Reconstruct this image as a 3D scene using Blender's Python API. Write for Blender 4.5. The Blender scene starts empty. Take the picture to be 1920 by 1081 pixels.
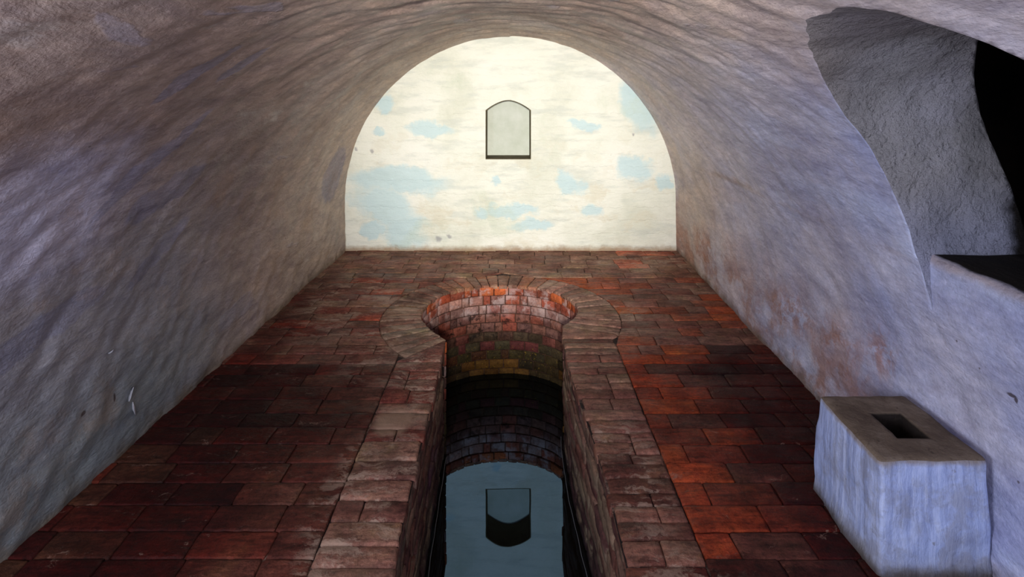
import bpy, bmesh, math, random
from mathutils import Vector, noise
PI = math.pi
C = bpy.context.scene.collection
sc = bpy.context.scene
U = 0.0058            # metres per measuring unit (the back wall is 621 units wide)
FPX = 1050.0          # focal length in pixels of the 1920 wide frame
D = FPX * U           # distance from camera to the back wall
HC = 305 * U          # camera height over the floor
HY = 165.0            # horizon row: a view camera with the front dropped, verticals stay vertical
ZS = 92 * U           # springing height of the vault
R = 310 * U           # vault radius
WATER = -137 * U

# ------------------------------------------------------------------ camera
cam = bpy.data.cameras.new('camera'); co = bpy.data.objects.new('camera', cam); C.objects.link(co)
co.location = (0, 0, HC); co.rotation_euler = (PI / 2, 0, 0)
cam.sensor_width = 36; cam.lens = FPX * 36 / 1920
cam.shift_x = (960 - 957) / 1920; cam.shift_y = -(540.5 - HY) / 1920
cam.clip_start = 0.05
sc.camera = co
# ------------------------------------------------------------------ light
w = bpy.data.worlds.new('world'); sc.world = w; w.use_nodes = True
w.node_tree.nodes['Background'].inputs[0].default_value = (0.5, 0.6, 0.9, 1)
w.node_tree.nodes['Background'].inputs[1].default_value = 0.25


def area(name, loc, target, sx, sy, power, col, spread=180):
    l = bpy.data.lights.new(name, 'AREA'); l.shape = 'RECTANGLE'; l.size = sx; l.size_y = sy
    l.energy = power; l.color = col; l.spread = math.radians(spread)
    o = bpy.data.objects.new(name, l); C.objects.link(o); o.location = loc
    o.rotation_euler = (Vector(target) - Vector(loc)).to_track_quat('-Z', 'Y').to_euler()
    return o


area('doorway_daylight', (0.0, -2.15, 1.3), (0, 6, 1.2), 1.1, 1.9, 72, (0.80, 0.87, 1.0))
area('window_daylight', (-1.62, 0.15, 1.45), (1.7, 3.9, 1.2), 0.8, 0.9, 74, (0.78, 0.85, 1.0))
sp = bpy.data.lights.new('back_wall_fill', 'SPOT'); sp.energy = 2050; sp.color = (1.0, 0.975, 0.87)
sp.spot_size = math.radians(42); sp.spot_blend = 1.0; sp.shadow_soft_size = 0.12
so = bpy.data.objects.new('back_wall_fill', sp); C.objects.link(so); so.location = (0.0, -1.2, 1.95)  # added spot without a visible fixture, brightens the back wall
so.rotation_euler = (Vector((0.05, D, 1.25)) - so.location).to_track_quat('-Z', 'Y').to_euler()
sc.view_settings.view_transform = 'Standard'; sc.view_settings.look = 'None'
sc.view_settings.gamma = 1; sc.view_settings.use_curve_mapping = False
sc.view_settings.exposure = 0.0


# ------------------------------------------------------------------ helpers
def lin(v):
    v /= 255.0
    return v / 12.92 if v <= 0.04045 else ((v + 0.055) / 1.055) ** 2.4


def c(r, g, b, k=1.0):
    return (min(1, lin(r) * k), min(1, lin(g) * k), min(1, lin(b) * k), 1)


class M:
    """little node builder"""
    def __init__(s, name):
        s.m = bpy.data.materials.new(name); s.m.use_nodes = True
        s.t = s.m.node_tree; s.b = s.t.nodes['Principled BSDF']
        s.b.inputs['Specular IOR Level'].default_value = 0.35

    def n(s, typ, **kw):
        nd = s.t.nodes.new(typ)
        for k, v in kw.items(): setattr(nd, k, v)
        return nd

    def set(s, sock, v):
        if isinstance(v, bpy.types.NodeSocket): s.t.links.new(v, sock)
        else: sock.default_value = v

    def pos(s):
        return s.n('ShaderNodeNewGeometry').outputs['Position']

    def uv(s):
        nd = s.n('ShaderNodeUVMap'); nd.uv_map = 'UVMap'; return nd.outputs[0]

    def vc(s):
        nd = s.n('ShaderNodeVertexColor'); nd.layer_name = 'Col'; return nd.outputs[0]

    def mapping(s, vec, scale=(1, 1, 1), rot=(0, 0, 0), loc=(0, 0, 0)):
        nd = s.n('ShaderNodeMapping'); s.set(nd.inputs[0], vec)
        nd.inputs['Location'].default_value = loc; nd.inputs['Rotation'].default_value = rot
        nd.inputs['Scale'].default_value = scale; return nd.outputs[0]

    def noise(s, vec, scale, detail=4, rough=0.55, dist=0.0, col=False):
        nd = s.n('ShaderNodeTexNoise'); s.set(nd.inputs['Vector'], vec)
        nd.inputs['Scale'].default_value = scale; nd.inputs['Detail'].default_value = detail
        nd.inputs['Roughness'].default_value = rough; nd.inputs['Distortion'].default_value = dist
        return nd.outputs[1 if col else 0]

    def voro(s, vec, scale, feature='F1'):
        nd = s.n('ShaderNodeTexVoronoi', feature=feature); s.set(nd.inputs['Vector'], vec)
        nd.inputs['Scale'].default_value = scale; return nd.outputs[0]

    def math(s, op, a, b=0.0, cc=0.0):
        nd = s.n('ShaderNodeMath', operation=op)
        s.set(nd.inputs[0], a); s.set(nd.inputs[1], b); s.set(nd.inputs[2], cc); return nd.outputs[0]

    def rng(s, v, a, b, lo=0.0, hi=1.0):
        nd = s.n('ShaderNodeMapRange', interpolation_type='SMOOTHSTEP'); s.set(nd.inputs[0], v)
        nd.inputs[1].default_value = a; nd.inputs[2].default_value = b
        nd.inputs[3].default_value = lo; nd.inputs[4].default_value = hi; return nd.outputs[0]

    def mix(s, f, a, b, mode='MIX'):
        nd = s.n('ShaderNodeMix', data_type='RGBA', blend_type=mode)
        s.set(nd.inputs[0], f); s.set(nd.inputs[6], a); s.set(nd.inputs[7], b); return nd.outputs[2]

    def ramp(s, v, stops):
        nd = s.n('ShaderNodeValToRGB'); s.set(nd.inputs[0], v); e = nd.color_ramp.elements
        while len(e) < len(stops): e.new(0.5)
        for k, (p, col) in enumerate(stops): e[k].position = p; e[k].color = col
        return nd.outputs[0]

    def vmath(s, op, a, b):
        nd = s.n('ShaderNodeVectorMath', operation=op)
        s.set(nd.inputs[0], a); s.set(nd.inputs[1], b); return nd

    def warp(s, vec, scale, amt):
        nz = s.noise(vec, scale, 5, 0.6, 0, True)
        a = s.vmath('SUBTRACT', nz, (0.5, 0.5, 0.5)).outputs[0]
        nd = s.n('ShaderNodeVectorMath', operation='SCALE'); s.set(nd.inputs[0], a); nd.inputs[3].default_value = amt
        return s.vmath('ADD', vec, nd.outputs[0]).outputs[0]

    def blob(s, vec, centre, size, soft=0.25, rot=0.0):
        """1 inside an ellipsoid, 0 outside"""
        v = s.vmath('SUBTRACT', vec, centre).outputs[0]
        if rot: v = s.mapping(v, rot=rot if isinstance(rot, tuple) else (0, rot, 0))
        v = s.vmath('DIVIDE', v, size).outputs[0]
        ln = s.vmath('LENGTH', v, (0, 0, 0)).outputs['Value']
        return s.rng(ln, 1 - soft, 1 + soft, 1, 0)

    def blobs(s, vec, lst, soft=0.2):
        o = None
        for e in lst:
            b = s.blob(vec, e[0], e[1], soft, e[2] if len(e) > 2 else 0)
            o = b if o is None else s.math('MAXIMUM', o, b)
        return o

    def xyz(s, vec):
        nd = s.n('ShaderNodeSeparateXYZ'); s.set(nd.inputs[0], vec); return nd.outputs

    def bump(s, h, dist, strength=1.0, prev=None):
        nd = s.n('ShaderNodeBump'); s.set(nd.inputs['Height'], h)
        nd.inputs['Distance'].default_value = dist; nd.inputs['Strength'].default_value = strength
        if prev is not None: s.set(nd.inputs['Normal'], prev)
        return nd.outputs[0]

    def out(s, col, rough=0.8, normal=None):
        s.set(s.b.inputs['Base Color'], col); s.set(s.b.inputs['Roughness'], rough)
        if normal is not None: s.set(s.b.inputs['Normal'], normal)
        return s.m


def fbm(x, y, z, o=4):
    return noise.fractal(Vector((x, y, z)), 1.0, 2.0, o)


def sstep(x, a, b):
    t = max(0, min(1, (x - a) / (b - a))); return t * t * (3 - 2 * t)


def interp(tab, x):
    if x <= tab[0][0]: return tab[0][1]
    for (a, va), (b, vb) in zip(tab, tab[1:]):
        if x <= b: return va + (vb - va) * (x - a) / (b - a)
    return tab[-1][1]


def link(name, me, mat, parent=None, smooth=True):
    o = bpy.data.objects.new(name, me); C.objects.link(o)
    if mat and not me.materials: me.materials.append(mat)
    if parent: o.parent = parent
    if smooth:
        for p in me.polygons: p.use_smooth = True
    return o


def tag(o, label, cat, group=None):
    o['label'] = label; o['category'] = cat
    if group: o['group'] = group
    return o


def struct(o):
    o['kind'] = 'structure'; return o


def bm_mesh(name, bm):
    me = bpy.data.meshes.new(name); bm.to_mesh(me); bm.free(); return me


def grid_bm(us, vs, fn, bm=None, uvfn=None, flip=False):
    """surface over lists us x vs; fn(u,v)->point; uvfn(u,v)->uv"""
    if bm is None: bm = bmesh.new()
    uvl = bm.loops.layers.uv.get('UVMap') or bm.loops.layers.uv.new('UVMap')
    rows = [[bm.verts.new(fn(u, v)) for v in vs] for u in us]
    for i in range(len(us) - 1):
        for j in range(len(vs) - 1):
            q = [(i, j), (i + 1, j), (i + 1, j + 1), (i, j + 1)]
            if flip: q = q[::-1]
            f = bm.faces.new([rows[a][b] for a, b in q])
            for l, (a, b) in zip(f.loops, q):
                l[uvl].uv = uvfn(us[a], vs[b]) if uvfn else (us[a], vs[b])
    return bm


def frange(a, b, step):
    n = max(1, int(round((b - a) / step))); return [a + (b - a) * k / n for k in range(n + 1)]


def boolean(o, cutter, mode='DIFFERENCE', solver='EXACT'):
    md = o.modifiers.new('b', 'BOOLEAN'); md.operation = mode; md.object = cutter; md.solver = solver
    dg = bpy.context.evaluated_depsgraph_get()
    me = bpy.data.meshes.new_from_object(o.evaluated_get(dg))
    o.modifiers.clear(); old = o.data; o.data = me; bpy.data.meshes.remove(old)
    bpy.data.objects.remove(cutter, do_unlink=True)


# ------------------------------------------------------------------ materials
def fine_plaster(s, p, base_n=None, k=1.0, vec=None):
    a = s.noise(vec or p, 9, 8, 0.62)
    b = s.noise(p, 45, 6, 0.7)
    n1 = s.bump(a, 0.022 * k, 0.9)
    n2 = s.bump(b, 0.006 * k, 0.8, n1)
    return n2


def wf_z(s, p):
    return s.xyz(s.warp(p, 12, 0.04))[2]


def make_vault_mat():
    s = M('limewashed_plaster_vault'); p = s.pos(); uv = s.uv()
    X, Y, Z = s.xyz(p)
    wp = s.warp(p, 2.2, 0.5)
    wf = s.warp(p, 6.0, 0.22)
    wX, wY, wZ = s.xyz(wp)
    st = s.mapping(uv, rot=(0, 0, -0.75), scale=(1.0, 0.34, 1))   # streaks that rise towards the far end
    base = s.ramp(s.noise(wp, 0.9, 6, 0.6), [(0.30, c(136, 113, 104)), (0.48, c(157, 134, 124)), (0.62, c(174, 153, 143)), (0.75, c(168, 152, 156))])
    # blue grey under-layer showing in streaked patches
    m1 = s.rng(s.noise(st, 3.1, 5, 0.5, 0.3), 0.66, 0.69)
    base = s.mix(s.math('MULTIPLY', m1, 0.35), base, c(146, 144, 166))
    m2 = s.rng(s.noise(st, 5.2, 5, 0.6, 0.2), 0.60, 0.72)
    base = s.mix(s.math('MULTIPLY', m2, 0.45), base, c(205, 195, 188))
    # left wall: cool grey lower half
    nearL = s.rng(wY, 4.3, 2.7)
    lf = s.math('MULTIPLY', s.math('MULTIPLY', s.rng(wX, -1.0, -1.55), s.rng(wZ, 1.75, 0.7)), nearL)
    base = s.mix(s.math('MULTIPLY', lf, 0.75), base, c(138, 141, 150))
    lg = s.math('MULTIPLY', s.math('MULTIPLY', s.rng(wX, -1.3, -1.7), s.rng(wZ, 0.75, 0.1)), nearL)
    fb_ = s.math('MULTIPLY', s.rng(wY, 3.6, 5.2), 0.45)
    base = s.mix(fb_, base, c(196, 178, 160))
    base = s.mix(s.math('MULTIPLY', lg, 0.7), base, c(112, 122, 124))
    # violet patch high on the left near side
    lv = s.blob(s.warp(p, 7, 0.3), (-1.76, 2.05, 1.3), (0.5, 0.42, 0.28), 0.6)
    base = s.mix(s.math('MULTIPLY', lv, 0.6), base, c(198, 196, 222))
    # slate-blue scars on the left side
    dk = s.blobs(s.warp(p, 8.0, 0.12), [((-1.68, 2.80, 1.25), (0.3, 0.26, 0.085), (-0.35, 0, 0)), ((-1.66, 2.47, 1.36), (0.3, 0.24, 0.05), (-0.9, 0, 0)),
                      ((-1.6, 2.62, 1.50), (0.3, 0.24, 0.035), (-0.9, 0, 0)), ((-1.3, 2.33, 1.82), (0.3, 0.18, 0.05), (-0.9, 0, 0)),
                      ((-1.24, 2.62, 1.88), (0.3, 0.12, 0.035), (-0.8, 0, 0)), ((-1.8, 2.22, 0.80), (0.3, 0.34, 0.07), (-0.2, 0, 0)),
                      ((-1.75, 2.9, 0.92), (0.3, 0.24, 0.06), (-0.5, 0, 0)), ((-1.7, 5.6, 0.9), (0.3, 0.3, 0.25), (-0.8, 0, 0))], 0.12)
    base = s.mix(s.math('MULTIPLY', dk, 0.48), base, c(118, 118, 142))
    rl = s.math('MULTIPLY', s.rng(wX, 0.5, 1.2), 0.55)
    base = s.mix(rl, base, c(194, 178, 174))
    # right wall: pale blue limewash towards the near end, whiter lower
    rb = s.math('MULTIPLY', s.rng(wX, 1.0, 1.55), s.math('MAXIMUM', s.rng(wY, 3.9, 2.4), s.math('MULTIPLY', s.rng(wY, 5.4, 3.6), 0.65)))
    base = s.mix(s.math('MULTIPLY', rb, 0.85), base, c(166, 174, 214))
    rw = s.math('MULTIPLY', s.rng(s.noise(st, 2.2, 5, 0.6), 0.48, 0.62), rb)
    base = s.mix(s.math('MULTIPLY', rw, 0.7), base, c(192, 200, 232))
    cl_ = s.math('MULTIPLY', s.rng(s.noise(s.warp(p, 2, 0.5), 1.5, 5, 0.55), 0.42, 0.62), s.rng(wX, 0.7, 1.3))
    base = s.mix(s.math('MULTIPLY', cl_, 0.45), base, c(206, 200, 212))
    # rusty salts low on both walls
    low = s.rng(wZ, 0.75, 0.10)
    rust = s.math('MULTIPLY', s.math('MULTIPLY', low, s.rng(X, 1.2, 1.6)), s.rng(s.noise(wf, 2.6, 6, 0.65), 0.40, 0.60))
    rust = s.math('MULTIPLY', rust, s.rng(Y, 1.9, 3.0))
    base = s.mix(s.math('MULTIPLY', rust, 0.8), base, c(158, 112, 92))
    rs = s.blobs(wf, [((1.76, 3.05, 0.36), (0.3, 0.16, 0.13)), ((1.78, 2.7, 0.5), (0.3, 0.10, 0.12)), ((1.78, 3.6, 0.34), (0.3, 0.3, 0.1)), ((1.76, 5.2, 0.3), (0.3, 0.3, 0.13))], 0.6)
    base = s.mix(s.math('MULTIPLY', s.math('MULTIPLY', rs, s.rng(s.noise(wf, 11, 6, 0.65), 0.42, 0.58)), 0.6), base, c(150, 96, 66))
    lrust = s.math('MULTIPLY', s.rng(X, -1.3, -1.6), s.rng(s.noise(wf, 3.0, 6, 0.6), 0.55, 0.68))
    base = s.mix(s.math('MULTIPLY', lrust, 0.3), base, c(150, 120, 92))
    # brown damp line where plaster meets the brick
    foot = s.rng(s.xyz(wf)[2], 0.09, -0.02)
    base = s.mix(s.math('MULTIPLY', foot, 0.75), base, c(92, 74, 52))
    inner_dark = s.math('MULTIPLY', s.rng(s.xyz(s.warp(p, 20, 0.02))[0], 1.778, 1.806), s.rng(Z, 1.02, 1.045))
    base = s.mix(inner_dark, base, c(22, 13, 8))  # sill turns near black behind its front edge
    rim_ = s.math('MULTIPLY', s.math('MULTIPLY', s.rng(wf_z(s, p), 1.005, 1.05), s.rng(X, 1.72, 1.74)), s.math('SUBTRACT', 1.0, inner_dark))
    base = s.mix(s.math('MULTIPLY', rim_, 0.6), base, c(150, 122, 100))
    mot = s.noise(s.warp(p, 5, 0.12), 5.5, 7, 0.62, 0, True)
    base = s.mix(0.6, base, s.mix(1.0, base, s.ramp(s.noise(s.warp(st, 6, 0.15), 6.5, 7, 0.62), [(0.30, (0.62, 0.62, 0.72, 1)), (0.50, (1.0, 1.0, 1.0, 1)), (0.70, (1.30, 1.24, 1.14, 1))]), 'MULTIPLY'))
    hole = s.blobs(s.warp(p, 40, 0.012), [((1.74, 2.0, 0.672), (0.12, 0.022, 0.008)), ((1.74, 1.985, 0.663), (0.12, 0.008, 0.012)), ((-1.86, 2.47, 0.335), (0.1, 0.014, 0.010)), ((-1.86, 2.66, 0.30), (0.1, 0.007, 0.02))], 0.3)
    base = s.mix(s.math('MULTIPLY', hole, 0.85), base, c(58, 42, 38))
    # pock marks
    pk = s.rng(s.voro(p, 5.5), 0.035, 0.02)
    base = s.mix(s.math('MULTIPLY', pk, 0.7), base, c(70, 52, 46))
    gr = s.noise(p, 60, 4, 0.7)
    base = s.mix(1.0, base, s.ramp(gr, [(0.25, (0.80, 0.80, 0.80, 1)), (0.75, (1.1, 1.1, 1.1, 1))]), 'MULTIPLY')
    fs = s.noise(s.mapping(s.warp(st, 9, 0.05), scale=(1.2, 0.8, 1)), 24, 6, 0.68)
    base = s.mix(1.0, base, s.ramp(fs, [(0.30, (0.86, 0.84, 0.86, 1)), (0.5, (1.03, 1.03, 1.03, 1)), (0.66, (1.18, 1.16, 1.14, 1))]), 'MULTIPLY')
    # relief
    a = s.noise(st, 8, 7, 0.6); b = s.noise(s.mapping(uv, rot=(0, 0, -0.75), scale=(1, 0.5, 1)), 26, 5, 0.65); d = s.noise(p, 70, 4, 0.6)
    n = s.bump(a, 0.028, 0.8); n = s.bump(b, 0.008, 0.8, n); n = s.bump(d, 0.003, 0.9, n)
    # paint scars have thin edges
    n = s.bump(m1, 0.0025, 1.0, n)
    s.b.inputs['Specular IOR Level'].default_value = 0.3
    return s.out(base, s.math('MAXIMUM', s.rng(s.noise(p, 3, 4), 0.3, 0.7, 0.46, 0.70), s.math('MULTIPLY', inner_dark, 0.98)), n)


def make_back_mat():
    s = M('cream_limewash'); p = s.pos(); X, Y, Z = s.xyz(p)
    wf = s.warp(p, 3.2, 0.42)
    w2 = s.warp(p, 9.0, 0.10)
    base = s.ramp(s.noise(s.warp(p, 2, 0.6), 1.3, 6, 0.6), [(0.3, c(214, 214, 198)), (0.5, c(232, 231, 218)), (0.7, c(238, 236, 226))])
    hz = s.noise(s.mapping(p, scale=(0.5, 1, 2.2)), 4.5, 6, 0.6)
    base = s.mix(s.math('MULTIPLY', s.rng(hz, 0.5, 0.66), 0.45), base, c(196, 200, 192))
    # sand coloured weathering lower left
    sd = s.rng(s.noise(s.mapping(wf, scale=(0.7, 1, 1.4)), 2.6, 6, 0.6), 0.52, 0.66)
    sd = s.math('MULTIPLY', sd, s.rng(Z, 1.9, 0.5))
    base = s.mix(s.math('MULTIPLY', sd, 0.5), base, c(214, 204, 180))
    u = lambda x, y: ((x - 957) * U, D, (470 - y) * U)
    bl = s.blobs(s.warp(wf, 12, 0.05), [
        (u(745, 342), (0.56, 1, 0.15)), (u(720, 395), (0.34, 1, 0.20), -0.5), (u(755, 435), (0.24, 1, 0.20), -0.4),
        (u(805, 243), (0.23, 1, 0.085)), (u(722, 196), (0.14, 1, 0.08)), (u(712, 245), (0.08, 1, 0.05)),
        (u(1095, 240), (0.15, 1, 0.07)), (u(1195, 312), (0.2, 1, 0.13)), (u(1072, 342), (0.14, 1, 0.11)),
        (u(1245, 340), (0.09, 1, 0.1)), (u(1195, 200), (0.15, 1, 0.3), 0.5), (u(960, 395), (0.26, 1, 0.07)), (u(905, 400), (0.09, 1, 0.07)),
        (u(925, 345), (0.07, 1, 0.06)), (u(1110, 395), (0.12, 1, 0.08)), (u(1000, 425), (0.2, 1, 0.07)), (u(700, 440), (0.1, 1, 0.1))], 0.32)
    base = s.mix(s.math('MULTIPLY', bl, 0.74), base, c(188, 214, 220))
    gn = s.rng(s.noise(wf, 1.6, 5, 0.6), 0.55, 0.72)
    base = s.mix(s.math('MULTIPLY', gn, 0.35), base, c(190, 200, 176))
    # brick course ghosts
    ch = s.math('SINE', s.math('MULTIPLY', s.xyz(w2)[2], 2 * PI / 0.145))
    foot = s.rng(s.xyz(w2)[2], 0.075, 0.0)
    base = s.mix(s.math('MULTIPLY', foot, 0.8), base, c(150, 116, 80))
    sp_ = s.blobs(w2, [(u(822, 448), (0.035, 1, 0.025)), (u(842, 444), (0.03, 1, 0.022)), (u(697, 283), (0.02, 1, 0.018)), (u(667, 280), (0.02, 1, 0.015)), (u(1186, 252), (0.012, 1, 0.014))], 0.4)
    base = s.mix(s.math('MULTIPLY', sp_, 0.55), base, c(120, 116, 128))
    pk = s.rng(s.voro(p, 7), 0.03, 0.018)
    base = s.mix(s.math('MULTIPLY', pk, 0.5), base, c(120, 110, 90))
    a = s.noise(s.mapping(p, scale=(0.7, 1, 1.5)), 10, 7, 0.6)
    n = s.bump(a, 0.02, 0.8); n = s.bump(s.rng(ch, 0.9, 1.0, 1, 0), 0.004, 0.5, n)
    n = s.bump(bl, 0.002, 1, n); n = s.bump(s.noise(p, 60, 4), 0.003, 0.7, n)
    return s.out(base, 0.85, n)


def make_niche_mat(dark=False):
    s = M('niche_plaster_shaded' if dark else 'niche_plaster'); p = s.pos()
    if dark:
        col = s.ramp(s.noise(p, 9, 6), [(0.3, c(74, 66, 46)), (0.7, c(112, 102, 76))])  # sides of the niche carry their shade in the colour
    else:
        col = s.ramp(s.noise(p, 5, 6), [(0.3, c(196, 200, 184)), (0.7, c(216, 217, 206))])
    return s.out(col, 0.9, s.bump(s.noise(p, 30, 6), 0.006, 0.8))


def make_reveal_mat():
    s = M('rough_grey_plaster'); p = s.pos(); X, Y, Z = s.xyz(p)
    wp = s.warp(p, 3, 0.3)
    base = s.ramp(s.noise(wp, 2.0, 7, 0.62), [(0.3, c(138, 132, 132)), (0.5, c(174, 168, 172)), (0.7, c(198, 192, 204))])
    up = s.math('MAXIMUM', s.rng(s.xyz(wp)[2], 1.85, 2.02), s.rng(s.xyz(s.warp(p, 5, 0.12))[0], 1.5, 1.2))
    base = s.mix(s.math('MULTIPLY', up, 0.6), base, c(130, 116, 112))  # shade of the arch soffit put into the colour
    bt = s.rng(s.xyz(wp)[2], 1.45, 1.1)
    base = s.mix(s.math('MULTIPLY', bt, 0.5), base, c(150, 156, 196))
    inner_dark = s.rng(s.xyz(s.warp(p, 9, 0.10))[0], 2.08, 2.15)
    base = s.mix(inner_dark, base, c(24, 16, 14))  # reveal turns near black towards its inner end
    a = s.noise(p, 11, 8, 0.62); b = s.noise(p, 42, 5, 0.65)
    n = s.bump(a, 0.07, 1.0); n = s.bump(b, 0.014, 1.0, n)
    return s.out(base, 0.8, n)


def make_dark_mat():
    s = M('dark_brick'); p = s.pos()
    base = s.ramp(s.noise(p, 4, 6), [(0.4, c(14, 9, 8)), (0.7, c(40, 24, 14))])  # near-black brown for the recess and the outer skin
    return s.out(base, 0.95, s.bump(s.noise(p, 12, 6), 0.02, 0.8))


def make_blue_mat():
    s = M('pale_blue_limewash'); p = s.pos(); X, Y, Z = s.xyz(p)
    wf = s.warp(p, 6.0, 0.16)
    br = s.mapping(s.warp(p, 10, 0.03), scale=(1, 1, 0.10))
    base = s.ramp(s.noise(br, 30, 6, 0.65), [(0.30, c(128, 140, 182)), (0.5, c(162, 174, 216)), (0.7, c(190, 200, 234))])
    pt = s.rng(s.noise(wf, 6, 6, 0.65), 0.46, 0.62)
    base = s.mix(s.math('MULTIPLY', pt, 0.55), base, c(134, 132, 142))
    foot = s.rng(s.xyz(wf)[2], 0.11, 0.0)
    base = s.mix(s.math('MULTIPLY', foot, 0.65), base, c(112, 104, 92))
    ft2 = s.rng(s.xyz(s.warp(p, 25, 0.05))[2], 0.05, 0.0)
    base = s.mix(s.math('MULTIPLY', ft2, 0.8), base, c(60, 46, 32))
    ed = s.rng(s.xyz(s.warp(p, 14, 0.04))[2], 0.385, 0.412)
    base = s.mix(s.math('MULTIPLY', ed, 0.75), base, c(130, 112, 88))
    pk = s.rng(s.noise(s.mapping(p, loc=(3, 1, 2)), 22, 4, 0.7), 0.66, 0.74)
    base = s.mix(s.math('MULTIPLY', pk, 0.5), base, c(110, 96, 84))
    dp = s.blob(wf, (1.68, 1.93, 0.13), (0.07, 0.1, 0.10), 0.4)
    base = s.mix(s.math('MULTIPLY', dp, 0.5), base, c(112, 116, 142))
    n = s.bump(s.noise(br, 22, 6, 0.6), 0.012, 0.9); n = s.bump(s.noise(p, 12, 6), 0.02, 0.6, n)
    return s.out(base, 0.75, n)


def make_blocktop_mat():
    s = M('dirty_stone_top'); p = s.pos()
    base = s.ramp(s.noise(s.warp(p, 8, 0.1), 6, 7, 0.65), [(0.3, c(78, 62, 50)), (0.5, c(104, 88, 74)), (0.72, c(134, 118, 104))])
    pk = s.rng(s.noise(p, 40, 4, 0.7), 0.62, 0.7)
    base = s.mix(s.math('MULTIPLY', pk, 0.6), base, c(50, 36, 28))
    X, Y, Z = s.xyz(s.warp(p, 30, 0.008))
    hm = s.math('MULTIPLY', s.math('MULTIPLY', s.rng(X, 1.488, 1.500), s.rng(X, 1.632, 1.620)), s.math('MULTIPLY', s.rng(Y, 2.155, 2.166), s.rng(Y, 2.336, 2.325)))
    base = s.mix(s.math('MULTIPLY', hm, s.rng(Z, 0.424, 0.412)), base, c(26, 16, 12))  # shade of the socket painted in, near black below the rim
    n = s.bump(s.noise(p, 30, 6, 0.65), 0.008, 0.9)
    return s.out(base, 0.85, n)


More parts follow.
